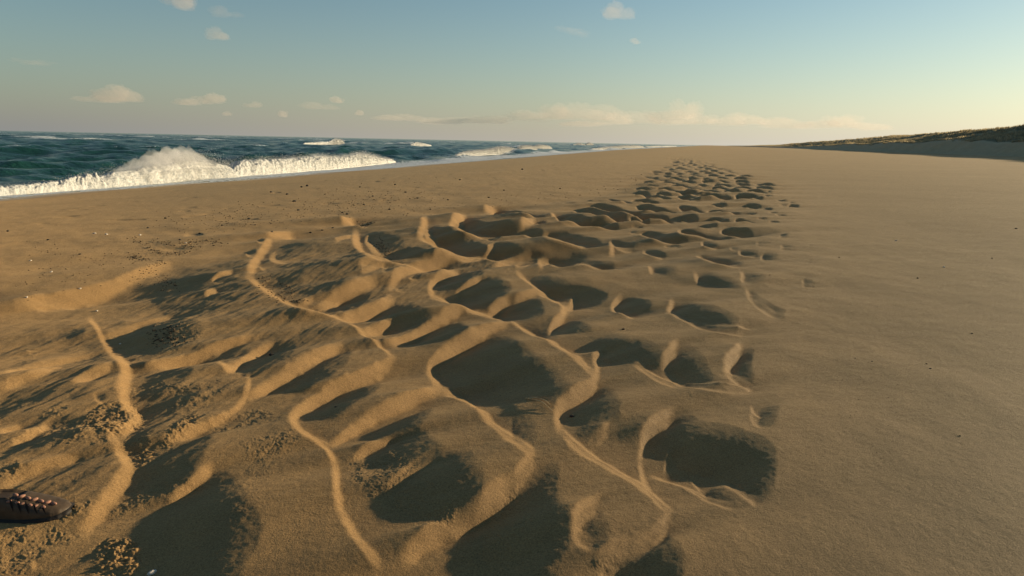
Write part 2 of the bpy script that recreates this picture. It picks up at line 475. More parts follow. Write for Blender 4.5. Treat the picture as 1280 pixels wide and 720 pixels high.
def ground_z(X, Y, fine=True):
    X = np.asarray(X, float); Y = np.asarray(Y, float)
    z = base_z(X, Y); w = sstep(8.0, 9.6, Y)
    hh = np.where(Y < 9.6, gsample(near, X, Y), 0)*(1-w) + np.where(Y > 8.0, gsample(far, X, Y), 0)*w
    z = z + hh
    p = X*PX[0] + Y*PX[1]; q = X*AX[0] + Y*AX[1]
    r = np.hypot(X, Y)
    if fine:
        u, v = project(X, Y, z)
        c = np.where((Y > .3) & (r < 12) & (u > -80) & (u < 1300) & (v > 190) & (v < 800), sample(crumb, u, v), 0)
        band = sstep(-2.2, -.6, p)*sstep(9, 5, p)
        # wind-worn unevenness, hummocky inside the hollowed band, flatter on the open sand
        z = z + (.0035+.009*band)*fbm(X*1.1, Y*1.1, 4, 3)*np.clip(r/3, .3, 1.6)
        along = X*SD[0]+Y*SD[1]; acr = -X*SD[1]+Y*SD[0]
        z = z + .0011*band*np.clip(4/r, 0, 1)*fbm(along*9, acr*30, 3, 9)
        z = z + .0006*np.clip(5/r, 0, 1)*fbm(X*38, Y*38, 3, 21)
        lf = sstep(.9, 1.5, p)*sstep(4.4, 3.2, p)*sstep(3.6, 2.2, q)*np.where(Y > .3, 1, 0)
        c = np.maximum(c, .32*lf*sstep(.05, .5, pnoise(X*4.1, Y*4.1, 49)))
        rim = np.where((Y > .3) & (r < 7), sample(bright_near, u, v), 0)
        c = np.maximum(c, .20*rim*sstep(-.1, .5, pnoise(X*6.3, Y*6.3, 48)))
        m = c > .02
        if m.any():
            xx = X[m]; yy = Y[m]
            b = 1-np.abs(pnoise(xx*45, yy*45, 40)); b2 = np.abs(pnoise(xx*95, yy*95, 41))
            wx = .02*fbm(xx*14, yy*14, 2, 44); wy = .02*fbm(xx*14, yy*14, 2, 45)
            cc = np.clip(c[m]*(1+1.1*fbm(xx*9, yy*9, 3, 46)), 0, 1.4)
            lump = .009*fbm((xx+wx)*28, (yy+wy)*28, 3, 43)+.007*np.abs(fbm((xx+wx)*60, (yy+wy)*60, 2, 41))+.004*fbm(xx*130, yy*130, 2, 47)
            z[m] = z[m] + .75*cc*lump
        lz = sstep(1.0, 2.4, p)*sstep(4.8, 3.6, p)*sstep(9, 5, q)
        z = z + lz*(.0045*fbm(p*7+.8*pnoise(p*2, q*1.1, 18), q*1.5, 3, 16)+.003*fbm(p*24, q*6, 2, 17))
        # the open sand is faintly streaked by the wind
        op = 1-band
        z = z + op*np.clip(r/4, .4, 2.2)*(.0021*fbm(along*.55, acr*1.9, 3, 12)+.0016*np.clip(6/r, 0, 1)*fbm(along*3.2, acr*7.5, 2, 14))
        # pitted strip of old footmarks towards the sea
        tr = sstep(4, 6, p)*sstep(26, 14, p)*sstep(60, 25, q)
        pit = np.clip(pnoise(X*2.3, Y*2.3, 50)-.42, 0, 1)*sstep(-.1, .35, pnoise(X*.35, Y*.35, 51))
        z = z - .045*tr*pit + .004*tr*fbm(X*3, Y*3, 3, 53)
    return z
# ------------------------------------------------------------------ scene helpers
scene = bpy.context.scene
COL = scene.collection
def mesh_obj(name, V, Fc, mat=None, parent=None, smooth=True):
    me = bpy.data.meshes.new(name)
    V = np.asarray(V, np.float32); Fc = np.asarray(Fc, np.int32)
    me.vertices.add(len(V)); me.vertices.foreach_set('co', V.ravel())
    k = Fc.shape[1]; n = len(Fc)
    me.loops.add(n*k); me.loops.foreach_set('vertex_index', Fc.ravel())
    me.polygons.add(n); me.polygons.foreach_set('loop_start', np.arange(0, n*k, k, dtype=np.int32))
    me.polygons.foreach_set('loop_total', np.full(n, k, np.int32))
    me.update(calc_edges=True)
    if smooth: me.polygons.foreach_set('use_smooth', np.ones(n, bool))
    if mat: me.materials.append(mat)
    o = bpy.data.objects.new(name, me); COL.objects.link(o)
    if parent: o.parent = parent
    return o
def tag(o, label=None, cat=None, group=None, kind=None):
    if label: o['label'] = label
    if cat: o['category'] = cat
    if group: o['group'] = group
    if kind: o['kind'] = kind
    return o
def grid_faces(nr, nc, wrap=False):
    i = np.arange(nr-1)[:, None]; j = np.arange(nc if wrap else nc-1)[None, :]; j2 = (j+1) % nc
    a = i*nc+j; b = i*nc+j2; c = (i+1)*nc+j2; d = (i+1)*nc+j
    return np.stack([a, b, c, d], -1).reshape(-1, 4)
def attr(o, name, vals):
    a = o.data.attributes.new(name, 'FLOAT', 'POINT'); a.data.foreach_set('value', np.asarray(vals, np.float32).ravel())
class Nt:
    def __init__(s, name):
        s.m = bpy.data.materials.new(name); s.m.use_nodes = True; s.t = s.m.node_tree; s.t.nodes.clear()
        s.out = s.t.nodes.new('ShaderNodeOutputMaterial')
    def n(s, typ, ins=None, **kw):
        nd = s.t.nodes.new('ShaderNode'+typ)
        for k, v in kw.items(): setattr(nd, k, v)
        for k, v in (ins or {}).items():
            if isinstance(v, bpy.types.NodeSocket): s.t.links.new(v, nd.inputs[k])
            else: nd.inputs[k].default_value = v
        return nd
    def ramp(s, fac, stops):
        nd = s.n('ValToRGB', {'Fac': fac}); e = nd.color_ramp.elements
        while len(e) < len(stops): e.new(.5)
        for el, (p, c) in zip(e, stops): el.position = p; el.color = (*c, 1) if len(c) == 3 else c
        return nd.outputs[0]
    def noise(s, vec, scale, detail=4, rough=.55, **kw):
        return s.n('TexNoise', {'Vector': vec, 'Scale': scale, 'Detail': detail, 'Roughness': rough}, **kw)
    def math(s, op, a, b=0.0, clamp=False):
        return s.n('Math', {0: a, 1: b}, operation=op, use_clamp=clamp).outputs[0]
    def mix(s, fac, a, b, blend='MIX'):
        nd = s.n('Mix', data_type='RGBA', blend_type=blend)
        for k, v in ((0, fac), (6, a), (7, b)):
            if isinstance(v, bpy.types.NodeSocket): s.t.links.new(v, nd.inputs[k])
            else: nd.inputs[k].default_value = (*v, 1) if isinstance(v, tuple) and len(v) == 3 else v
        return nd.outputs[2]
    def bsdf(s, **kw):
        b = s.n('BsdfPrincipled', {k.replace('_', ' '): v for k, v in kw.items()})
        s.t.links.new(b.outputs[0], s.out.inputs['Surface']); return b

# ------------------------------------------------------------------ materials
def sand_material():
    s = Nt('sand'); pos = s.n('NewGeometry').outputs['Position']
    big = s.noise(pos, .35, 5).outputs[0]; mid = s.noise(pos, 6, 5, .6).outputs[0]
    gr = s.noise(pos, 330, 3, .75).outputs[0]; gr2 = s.noise(pos, 150, 3, .7).outputs[0]
    c = s.ramp(big, [(.3, (.315, .193, .080)), (.7, (.40, .248, .106))])
    c = s.mix(s.ramp(mid, [(.35, (.55,)*3), (.65, (0,)*3)]), c, (.265, .163, .072))
    c = s.mix(1.0, c, s.ramp(gr, [(.30, (.30, .29, .28)), (.46, (.95, .95, .95)), (.60, (1.0, 1.0, 1.0)), (.70, (1.75, 1.7, 1.55))]), 'MULTIPLY')
    c = s.mix(.6, c, s.ramp(gr2, [(.32, (.55, .55, .55)), (.6, (1.12, 1.12, 1.12))]), 'MULTIPLY')
    # sand soaked by the swash is darker and smoother
    z = s.n('SeparateXYZ', {0: pos}).outputs[2]
    wob = s.noise(pos, .5, 3).outputs[0]
    h = s.math('ADD', z, s.math('MULTIPLY', wob, .18))
    wet = s.n('MapRange', {0: h, 1: SEA_Z+.42, 2: SEA_Z+.20, 3: 0.0, 4: 1.0}, interpolation_type='SMOOTHSTEP').outputs[0]
    c = s.mix(wet, c, (.13, .088, .045))
    b1 = s.n('Bump', {'Strength': .55, 'Distance': .0022, 'Height': s.math('ADD', gr, s.math('MULTIPLY', gr2, 1.5))})
    b2 = s.n('Bump', {'Strength': .2, 'Distance': .012, 'Height': s.noise(pos, 28, 5, .6).outputs[0], 'Normal': b1.outputs[0]})
    ro = s.n('MapRange', {0: wet, 3: .8, 4: .35}).outputs[0]
    b = s.bsdf(Base_Color=c, Roughness=ro, Normal=b2.outputs[0])
    b.inputs['Specular IOR Level'].default_value = .12
    b.inputs['Sheen Weight'].default_value = .07; b.inputs['Sheen Roughness'].default_value = .55; b.inputs['Sheen Tint'].default_value = (1, .74, .42, 1)
    b.inputs['Diffuse Roughness'].default_value = .8
    return s.m
def water_material():
    s = Nt('sea_water'); pos = s.n('NewGeometry').outputs['Position']
    foam = s.n('Attribute', attribute_name='foam').outputs['Fac']
    m = s.n('Mapping', {'Vector': pos, 'Scale': (1, 1, .3)}).outputs[0]
    n1 = s.noise(m, 2.2, 6, .65).outputs[0]; n2 = s.noise(m, .5, 4, .6).outputs[0]
    bmp = s.n('Bump', {'Strength': 1.0, 'Distance': .22, 'Height': s.math('ADD', n1, s.math('MULTIPLY', n2, 2.0))})
    col = s.ramp(n2, [(.35, (.004, .024, .021)), (.7, (.010, .046, .036))])
    vor = s.n('TexVoronoi', {'Vector': s.n('VectorMath', {0: m, 1: s.noise(m, 1.3, 3).outputs['Color']}, operation='ADD').outputs[0], 'Scale': 1.6}, feature='DISTANCE_TO_EDGE').outputs[0]
    lace = s.math('SUBTRACT', 1.0, s.math('MULTIPLY', vor, 3.2), True)
    fn = s.noise(m, 3.5, 6, .7).outputs[0]
    tex = s.math('ADD', s.math('MULTIPLY', lace, .5), s.math('MULTIPLY', fn, .55))
    f = s.n('MapRange', {0: s.math('ADD', tex, foam), 1: .98, 2: 1.22}, interpolation_type='SMOOTHSTEP').outputs[0]
    w = s.n('BsdfPrincipled', {'Base Color': col, 'Roughness': .12, 'IOR': 1.333, 'Specular IOR Level': .22, 'Normal': bmp.outputs[0]})
    bf = s.n('Bump', {'Strength': .8, 'Distance': .06, 'Height': fn})
    fo = s.n('BsdfPrincipled', {'Base Color': (.42, .47, .51, 1), 'Roughness': .9, 'Normal': bf.outputs[0]})
    mx = s.n('MixShader', {0: f, 1: w.outputs[0], 2: fo.outputs[0]})
    s.t.links.new(mx.outputs[0], s.out.inputs['Surface']); return s.m
def foam_material():
    s = Nt('white_foam'); pos = s.n('NewGeometry').outputs['Position']
    n = s.noise(pos, 5, 6, .7).outputs[0]
    c = s.ramp(n, [(.3, (.24, .275, .30)), (.62, (.42, .425, .42))])  # low stop paints bluish shade into the dips of the foam
    bmp = s.n('Bump', {'Strength': .9, 'Distance': .08, 'Height': n})
    b = s.bsdf(Base_Color=c, Roughness=.9, Normal=bmp.outputs[0])
    b.inputs['Subsurface Weight'].default_value = .25; b.inputs['Subsurface Radius'].default_value = (.3, .3, .3); b.inputs['Subsurface Scale'].default_value = .3
    return s.m
def plain(name, c, rough=.8, bump=0, scale=40, var=.25, spec=.3):
    s = Nt(name); pos = s.n('TexCoord').outputs['Object']
    n = s.noise(pos, scale, 5, .6).outputs[0]
    lo = tuple(v*(1-var) for v in c); hi = tuple(min(v*(1+var), 1) for v in c)
    kw = dict(Base_Color=s.ramp(n, [(.3, lo), (.7, hi)]), Roughness=rough)
    if bump: kw['Normal'] = s.n('Bump', {'Strength': .6, 'Distance': bump, 'Height': n}).outputs[0]
    b = s.bsdf(**kw); b.inputs['Specular IOR Level'].default_value = spec
    return s.m
SAND = sand_material(); WATER = water_material(); FOAM = foam_material()

# ------------------------------------------------------------------ ground: one sheet, finest where one stands
az = np.radians(np.concatenate([np.arange(-180, -75, 2.5), np.arange(-75, -41, .25), np.arange(-41, 41, .062), np.arange(41, 75, .25), np.arange(75, 180, 2.5)]))
dist = [0.15, .4, .7, 1.0]
dep = np.concatenate([np.linspace(46, 38, 20, endpoint=False), np.linspace(38, 1.0, 960, endpoint=False)])   # dip angle below the horizon
rr = np.concatenate([dist, 1.1/np.tan(np.radians(dep)), np.geomspace(64, 9000, 70)])
R_, A_ = np.meshgrid(rr, az, indexing='ij')
GX = R_*np.sin(A_); GY = R_*np.cos(A_)
GZ = ground_z(GX, GY)
GV = np.stack([GX, GY, GZ], -1).reshape(-1, 3)
GF = grid_faces(len(rr), len(az), True)[:, ::-1]
_v = np.vstack([GV, [[0, 0, float(base_z(np.array(0.), np.array(0.)))]]])
beach = mesh_obj('beach_sand', _v, GF, SAND)
tag(beach, 'wide tan sand beach with scalloped wind and wave hollows', None, None, 'structure')
# ------------------------------------------------------------------ sea
def pq_of(X, Y): return X*PX[0]+Y*PX[1], X*AX[0]+Y*AX[1]
rs = np.random.default_rng(11)
WAVES = []
for lam, amp, n in ((62, .30, 2), (34, .20, 4), (19, .13, 5), (11, .10, 7), (6.3, .07, 8), (3.6, .05, 9), (2.0, .024, 9)):
    for i in range(n):
        l = lam*rs.uniform(.75, 1.3); th = rs.normal(0, .55)
        d = -(PX*math.cos(th)+AX*math.sin(th)); WAVES.append((2*np.pi/l, amp*rs.uniform(.7, 1.2)*1.25/math.sqrt(n/2), d, rs.uniform(0, 6.28)))
def sea_surface(X, Y, spacing):
    p, q = pq_of(X, Y); off = p-shore_p(q)
    sh = .04+.96*sstep(1.0, 13.0, off)
    Z = np.zeros(X.shape); dx = np.zeros(X.shape); dy = np.zeros(X.shape)
    for k, a, d, ph in WAVES:
        at = sstep(1.5, 4.0, (2*np.pi/k)/spacing)*a*sh
        f = k*(X*d[0]+Y*d[1])+ph + .5*pnoise(X*k*.11, Y*k*.11, int(ph*100))
        Z += at*np.sin(f); dx += at*np.cos(f)*d[0]; dy += at*np.cos(f)*d[1]
    return X+dx*.8, Y+dy*.8, SEA_Z+.02+Z, off
azs = np.radians(np.arange(-88, 40, .085)); rrs = np.concatenate([np.geomspace(21, 1500, 760), np.geomspace(1520, 30000, 60)])
R_, A_ = np.meshgrid(rrs, azs, indexing='ij')
X = R_*np.sin(A_); Y = R_*np.cos(A_)
SX, SY, SZ, off = sea_surface(X, Y, R_*.0058+.02)
p_, q_ = pq_of(X, Y)
wl = .45*np.sin(q_*.33)+.3*np.sin(q_*.91+1)+.5*pnoise(q_*.12, q_*0, 71)
foam = (.66+.12*sstep(40, 55, q_))*sstep(-1.0, .2, off)*sstep(5.0+2*wl+3*sstep(40, 60, q_), 1.6+wl+2.5*sstep(40, 60, q_), off) + .25*sstep(14, 4, off)*np.clip(pnoise(p_*.12, q_*.05, 72)+.25, 0, 1)
cap = np.clip((SZ-SEA_Z)-.86-.5*pnoise(X*.05, Y*.05, 73), 0, 1)*sstep(7, 14, off)
foam = foam + np.clip(cap*2.6, 0, .62)
foam = foam + .25*sstep(6, 9, off)*sstep(16, 10, off)*np.clip(pnoise(q_*.035, p_*.1, 74)-.15, 0, 1)
BREAKERS = []   # filled below, then the foam around each is added
# breakers: foot line surveyed through the camera model (x, y of foot, y of crest)
BREAK = [
 ('long low broken wave of churning white foam at the near left end of the surf', [(-120, 252, 240), (-60, 249, 236), (0, 245, 231), (40, 242, 229), (80, 239, 224), (110, 236.5, 217), (135, 235, 212)], 0, 1.0),
 ('tallest breaking wave throwing a plume of white spray above the dark sea', [(120, 235.5, 217), (150, 233.5, 205), (175, 231.5, 201), (195, 230, 196), (215, 228.5, 193), (240, 226, 188.5), (262, 224, 191), (285, 222.5, 197), (300, 221.5, 202)], 1, 1.0),
 ('lumpy white breaker curling beyond the tall spray plume', [(290, 222, 200), (310, 220, 197), (335, 218, 196), (360, 215.5, 196), (385, 213, 194), (405, 211.5, 192), (420, 210, 194), (440, 208, 193), (455, 206.5, 189.5), (465, 205.5, 191), (480, 204, 196), (495, 202, 198.5)], .3, 1.0),
 ('white breaker standing alone halfway along the surf', [(568, 196.5, 194), (580, 195.3, 190), (595, 194.2, 187.5), (610, 193.2, 187), (628, 192, 183.5), (640, 191, 184.5), (652, 190, 188)], .25, 1.0),
 ('short curling wave crest just right of the lone white breaker', [(648, 189.5, 186), (655, 189, 182.5), (664, 188.3, 182), (672, 187.7, 186)], .2, 1.0),
 ('small white wave behind the short curling crest', [(664, 186.6, 184.3), (675, 186.2, 181.3), (683, 185.9, 181.6), (690, 185.6, 184)], .1, 1.0),
 ('thin line of far white surf where sea and beach narrow together', [(736, 187.6, 186), (755, 186.7, 184.2), (770, 186, 182.6), (785, 185.4, 181.8), (797, 184.9, 181.9), (805, 184.5, 183.2)], .1, 1.0),
 ('farthest streak of white surf near the end of the sea', [(805, 184.5, 183.4), (820, 184, 182.4), (835, 183.6, 182.6), (846, 183.2, 182.9)], 0, 1.0),
 ('rounded white wave crest cut off by the left edge of the sea', [(-40, 196, 188), (-20, 195, 184), (0, 193, 183.5), (6, 192, 185.5), (11, 191, 188.5)], .2, 1.0),
 ('small whitecap with a foam trail well offshore behind the lumpy breaker', [(384, 181.2, 179.8), (400, 181.5, 178.8), (412, 181.7, 178), (420, 181.9, 174), (426, 182, 174.4), (431, 182.1, 178.5)], .1, .8),
 ('faint crumbling crest offshore left of the lone breaker', [(514, 183.9, 182), (522, 184.1, 178.5), (530, 184.3, 180), (540, 184.6, 182.8)], .0, .7),
 ('left one of two small whitecaps before the far surf line', [(717, 182.2, 181), (724, 182.35, 179), (732, 182.5, 180.9)], 0, .8),
 ('right one of two small whitecaps before the far surf line', [(733, 181.5, 180.2), (737, 181.6, 178.6), (742, 181.7, 180.2)], 0, .8),
]
rb = np.random.default_rng(23)
def tets(P, S):
    """small tumbling drops of spray as one triangle list"""
    n = len(P); base = np.array([[1, 1, 1], [1, -1, -1], [-1, 1, -1], [-1, -1, 1]])*.6
    q = rb.normal(size=(n, 4)); q /= np.linalg.norm(q, axis=1)[:, None]
    w, x, y, z = q.T
    Rm = np.stack([1-2*(y*y+z*z), 2*(x*y-z*w), 2*(x*z+y*w), 2*(x*y+z*w), 1-2*(x*x+z*z), 2*(y*z-x*w), 2*(x*z-y*w), 2*(y*z+x*w), 1-2*(x*x+y*y)], -1).reshape(n, 3, 3)
    V = np.einsum('nij,kj->nki', Rm, base)*S[:, None, None] + P[:, None, :]
    Fc = (np.arange(n)*4)[:, None, None] + np.array([[0, 1, 2], [0, 3, 1], [0, 2, 3], [1, 3, 2]])[None]
    return V.reshape(-1, 3), Fc.reshape(-1, 3)
for bi, (label, pts, spray, solid) in enumerate(BREAK):
    foot = []; hts = []
    for x, yf, yc in pts:
        a = unproject(x, yf, SEA_Z+.02); foot.append(a)
        depth = a[0]*_f[0]+a[1]*_f[1]+(SEA_Z-CAM_H)*_f[2]
        hts.append(max((yf-yc)*depth/F, .12))
    foot = np.array(foot); hts = np.array(hts)
    back = PX   # seaward
    if bi >= 9:         # the offshore caps run obliquely, their broken faces turned to the sunny side
        c0 = foot.mean(0); v_ = c0/np.hypot(*c0); rt_ = np.array([v_[1], -v_[0]])
        n_ = -v_+1.25*SD; n_ /= np.hypot(*n_); back = -n_; l_ = np.array([-n_[1], n_[0]])
        if l_@rt_ < 0: l_ = -l_
        xs_b = np.array([q_[0] for q_ in pts]); xs_b = xs_b-xs_b.mean()
        foot = c0+np.outer(xs_b*np.hypot(*c0)/F/(l_@rt_), l_); hts = np.maximum(hts, .5)
    s = np.r_[0, np.cumsum(np.hypot(*np.diff(foot, axis=0).T))]; Ltot = s[-1]
    step = max(np.mean(hts)/14, Ltot/700); ns = max(int(Ltot/step), 24)
    t = np.linspace(0, Ltot, ns)
    fx = np.interp(t, s, foot[:, 0]); fy = np.interp(t, s, foot[:, 1]); hh = np.interp(t, s, hts)
    hh = hh*np.clip(np.minimum(t, Ltot-t)/(Ltot*.06)+.25, 0, 1)
    core = hh*(.95-.30*spray)
    nc = 34; a = np.linspace(0, np.pi, nc)
    hm = np.mean(hts)
    T, Aa = np.meshgrid(t, a, indexing='ij'); HH = core[:, None]
    # bore section: steep tumbling front towards the beach, long back
    off_ = (1-np.cos(Aa))*.5; wid = HH*1.15+.3*hm
    up = np.sin(Aa)**.75*np.where(Aa < np.pi/2, 1, np.clip(np.cos((Aa-np.pi/2)*.9), 0, 1))
    off2 = np.where(off_ < .5, off_*.55*(1.4-off_), off_*.55*.9+(off_-.5)*1.0)
    Pw = off2*wid
    m = 1.0/max(hm, .15)
    sc = (T*1.5*m, Aa*1.25)
    bil = lambda f, sd: 1-np.abs(pnoise(T*f*m, Aa*f*.55, sd+bi*7))
    lump = .5*bil(1.1, 80)+.32*bil(2.5, 81)+.2*bil(5.5, 82)+.10*bil(11, 83)-.62
    amp = HH*np.sin(Aa)**.5*.62
    ZZ = np.maximum(up*HH*(.86+.5*lump) + .0*amp, 0) - .06*(np.sin(Aa) < .02)
    Pw = Pw - amp*lump*np.cos(Aa)*.8 + .12*HH*fbm(T*.7*m, Aa*.6, 3, 90+bi)
    VX = fx[:, None]+back[0]*Pw; VY = fy[:, None]+back[1]*Pw
    lift_ = .35 if bi >= 9 else 0
    VZ = SEA_Z-.03+ZZ+lift_
    o = mesh_obj('breaking_wave', np.stack([VX, VY, VZ], -1).reshape(-1, 3), grid_faces(ns, nc), FOAM)
    tag(o, label, 'wave', 'white waves breaking along the shore')
    # spray torn off the crest
    nsp = int((1500+Ltot*300*(hm/1.2))*(1+2.5*spray)*(1 if bi < 6 else .25)); nsp = min(nsp, 42000)
    w_ = hh**2*(1 if spray < .9 else hh**1.5); w_ = w_/w_.sum()
    it = rb.choice(ns, nsp, p=w_)
    g = rb.beta(1.3, 3.2, nsp); puff = .5+.5*pnoise(t[it]*1.1*m, g*1.6, 95)
    zz = core[it]*(.55+.35*rb.random(nsp)) + (hh[it]*1.10-core[it]*.75)*g*(.6+.8*puff)
    pw = wid[it, 0]*rb.uniform(-.05, .75, nsp) + .25*hh[it]*g*rb.normal(0, 1, nsp)*.6
    # lumps flung down the front too
    fr = rb.random(nsp) < .3
    zz = np.where(fr, core[it]*rb.uniform(.02, .7, nsp), zz); pw = np.where(fr, -wid[it, 0]*.12*rb.random(nsp)+.05, pw)
    jt = rb.normal(0, .3*hm, nsp); tt = np.clip(t[it]+jt+.5*zz*g, 0, Ltot)
    px_ = np.interp(tt, t, fx)+back[0]*pw; py_ = np.interp(tt, t, fy)+back[1]*pw
    dd = np.hypot(px_, py_)
    sz = dd*rb.uniform(.0002, .00055, nsp)*(1-.35*g)
    V_, F_ = tets(np.stack([px_, py_, SEA_Z+zz], -1), sz)
    sp = mesh_obj('spray', V_, F_, FOAM, o, False); sp['kind'] = 'stuff'
    if spray >= .2:     # the mist hanging over the crest
        nm = max(int(ns//1.5), 20); tm = np.linspace(0, Ltot, nm); am = np.linspace(0, 2*np.pi, 26, endpoint=False)
        Tm, Am = np.meshgrid(tm, am, indexing='ij')
        hx = np.interp(tm, t, hh); taper = np.clip(np.minimum(tm, Ltot-tm)/(Ltot*.34), .02, 1)**.8
        top_h = hx*(.54+.34*spray)*taper
        lp_ = 1+.55*fbm(Tm*1.3*m, Am*.8, 5, 120+bi, .62)+.30*(1-2*np.abs(pnoise(Tm*3.6*m, Am*1.0, 130+bi)))+.16*(1-2*np.abs(pnoise(Tm*9*m, Am*1.7, 131+bi)))
        rz = np.maximum(top_h[:, None]*.62*lp_, .01)
        cz = (hx*.42)[:, None]
        Pm = .3*wid[:, 0][np.clip((tm/Ltot*(ns-1)).astype(int), 0, ns-1)][:, None]+np.cos(Am)*rz*.7 + .05*hx[:, None]
        Zm = SEA_Z+cz+np.sin(Am)*rz
        bxm = np.interp(tm, t, fx)[:, None]; bym = np.interp(tm, t, fy)[:, None]
        Vm = np.stack([bxm+back[0]*Pm, bym+back[1]*Pm, Zm], -1).reshape(-1, 3)
        Fm = grid_faces(nm, 26, True)
        me_o = mesh_obj('spray_mist', Vm, Fm, None, o)
        bm = bmesh.new(); bm.from_mesh(me_o.data)
        bmesh.ops.contextual_create(bm, geom=[e for e in bm.edges if e.is_boundary and min(v.index for v in e.verts) < 26])
        bmesh.ops.contextual_create(bm, geom=[e for e in bm.edges if e.is_boundary])
        bmesh.ops.recalc_face_normals(bm, faces=bm.faces); bm.to_mesh(me_o.data); bm.free()
        sm = Nt('spray_mist')
        vol = sm.n('VolumePrincipled', {'Color': (.97, .96, .95, 1), 'Density': (.62+.1*spray)/max(hm, .3), 'Anisotropy': .1})
        sm.t.links.new(vol.outputs[0], sm.out.inputs['Volume'])
        me_o.data.materials.append(sm.m); me_o['kind'] = 'stuff'
    BREAKERS.append((fx, fy, hm))
    # foam trailing round the wave on the sea surface
    bx0, bx1, by0, by1 = fx.min()-9, fx.max()+9, fy.min()-9, fy.max()+9
    idx = np.where((X > bx0) & (X < bx1) & (Y > by0) & (Y < by1))
    if len(idx[0]):
        xx = X[idx]; yy = Y[idx]; dmin = np.full(xx.shape, 1e9)
        for j in range(0, ns, max(ns//60, 1)): dmin = np.minimum(dmin, np.hypot(xx-fx[j]-back[0]*1.0, yy-fy[j]-back[1]*1.0))
        foam[idx] = np.maximum(foam[idx], .62*sstep(3.2+1.2*hm, .8, dmin))
sea = mesh_obj('sea', np.stack([SX, SY, SZ], -1).reshape(-1, 3), grid_faces(len(rrs), len(azs)), WATER)
attr(sea, 'foam', foam)
tag(sea, 'dark teal choppy sea with white foam along its edge', None, None, 'structure')
# ------------------------------------------------------------------ dune on the landward side
rd = np.random.default_rng(31)
qs = np.concatenate([np.arange(-60, 20, 1.5), np.arange(20, 260, .55), np.geomspace(260, 2600, 330)])
ps = np.concatenate([np.arange(0, 30, .32), np.arange(30, 70, 2.0)])
Q_, S_ = np.meshgrid(qs, ps, indexing='ij')
foot_p = 40.5 + 1.5*np.sin(qs*.018+1) + np.clip(qs-260, 0, 1e4)*.012
crest = np.interp(qs, [-60, 60, 110, 150, 220, 330, 480, 700, 1200, 2600], [7.9, 7.8, 7.2, 6.1, 5.0, 4.9, 4.0, 2.4, 1.6, 1.4])
crest = crest*(1+.06*pnoise(qs*.02, qs*0, 61)+.04*pnoise(qs*.07, qs*0, 62))
scarp = 2.3+.5*pnoise(qs*.03, qs*0+3, 63)+.25*pnoise(qs*.12, qs*0, 64)
scarp = scarp*np.interp(qs, [180, 420], [1, .4])
foot_p = foot_p + .7*pnoise(qs*.05, qs*0+9, 65)+.35*pnoise(qs*.21, qs*0+9, 66)
zf = base_z(-foot_p[:, None]*PX[0]*-1*-1 + 0*S_, 0*S_)*0 + .45
up = scarp[:, None]*sstep(0, 5.2, S_+.5*pnoise(Q_*.16, S_*.2, 67)) + (crest-scarp)[:, None]*sstep(4.6, 24, S_)
gr = sstep(4.5, 7, S_)
hum = gr*(.42*fbm(Q_*.10, S_*.16, 3, 68)+.28*(1-np.abs(pnoise(Q_*.28, S_*.33, 69)))-.12)
DZ = zf-.12 + up + hum + .05*fbm(Q_*.6, S_*.6, 3, 70)*sstep(.2, 2, S_)
DZ = np.where(S_ > 32, DZ-(S_-32)*.10, DZ)
Pd = -(foot_p[:, None]+S_)
DX = Pd*PX[0]+Q_*AX[0]; DY = Pd*PX[1]+Q_*AX[1]
s = Nt('dune_ground'); pos = s.n('NewGeometry').outputs['Position']
n1 = s.noise(pos, .22, 5, .65).outputs[0]; n2 = s.noise(pos, 1.4, 5, .65).outputs[0]
ga = s.n('Attribute', attribute_name='grassy').outputs['Fac']
sandc = s.ramp(n2, [(.3, (.36, .265, .15)), (.7, (.46, .34, .19))])
veg = s.ramp(s.math('ADD', s.math('MULTIPLY', n1, .55), s.math('MULTIPLY', n2, .45)), [(.36, (.09, .09, .045)), (.5, (.19, .155, .075)), (.62, (.34, .25, .13))])
mk = s.n('MapRange', {0: s.math('ADD', ga, s.math('MULTIPLY', n2, .7)), 1: .75, 2: .95}).outputs[0]
s.bsdf(Base_Color=s.mix(mk, sandc, veg), Roughness=.95, Normal=s.n('Bump', {'Strength': .7, 'Distance': .25, 'Height': n2}).outputs[0])
dune = mesh_obj('dune', np.stack([DX, DY, DZ], -1).reshape(-1, 3), grid_faces(len(qs), len(ps)), s.m)
attr(dune, 'grassy', gr)
tag(dune, 'long low grassy dune with a bare shaded sand face along the beach', None, None, 'structure')
# marram grass on its top and brow
ng = 26000
qg = np.concatenate([rd.uniform(45, 260, int(ng*.7)), 260+900*rd.random(int(ng*.3))**1.5]); sg = 4.7+23*rd.random(len(qg))**1.3
den = fbm(qg*.09, sg*.15, 3, 75)
keep = den > -.12+.22*rd.random(len(qg)); qg = qg[keep]; sg = sg[keep]
fi = np.interp(qg, qs, np.arange(len(qs))); si = np.interp(sg, ps, np.arange(len(ps)))
def bil(Gd):
    a = fi.astype(int); b = si.astype(int); u = fi-a; v = si-b; a2 = np.minimum(a+1, len(qs)-1); b2 = np.minimum(b+1, len(ps)-1)
    return (Gd[a, b]*(1-v)+Gd[a, b2]*v)*(1-u)+(Gd[a2, b]*(1-v)+Gd[a2, b2]*v)*u
bx, by, bz_ = bil(DX), bil(DY), bil(DZ)
nb = 6; Vg = []; Fg = []
n = len(bx); ang = rd.uniform(0, 6.28, (n, nb)); hgt = rd.uniform(.2, .5, (n, nb))*(1+.25*(qg > 260)[:, None]); ln = rd.uniform(.1, .6, (n, nb)); wd = rd.uniform(.03, .07, (n, nb))*(1+(qg/120)[:, None]*.5)
ox = bx[:, None]+rd.normal(0, .16, (n, nb)); oy = by[:, None]+rd.normal(0, .16, (n, nb)); oz = bz_[:, None]-.05+0*ox
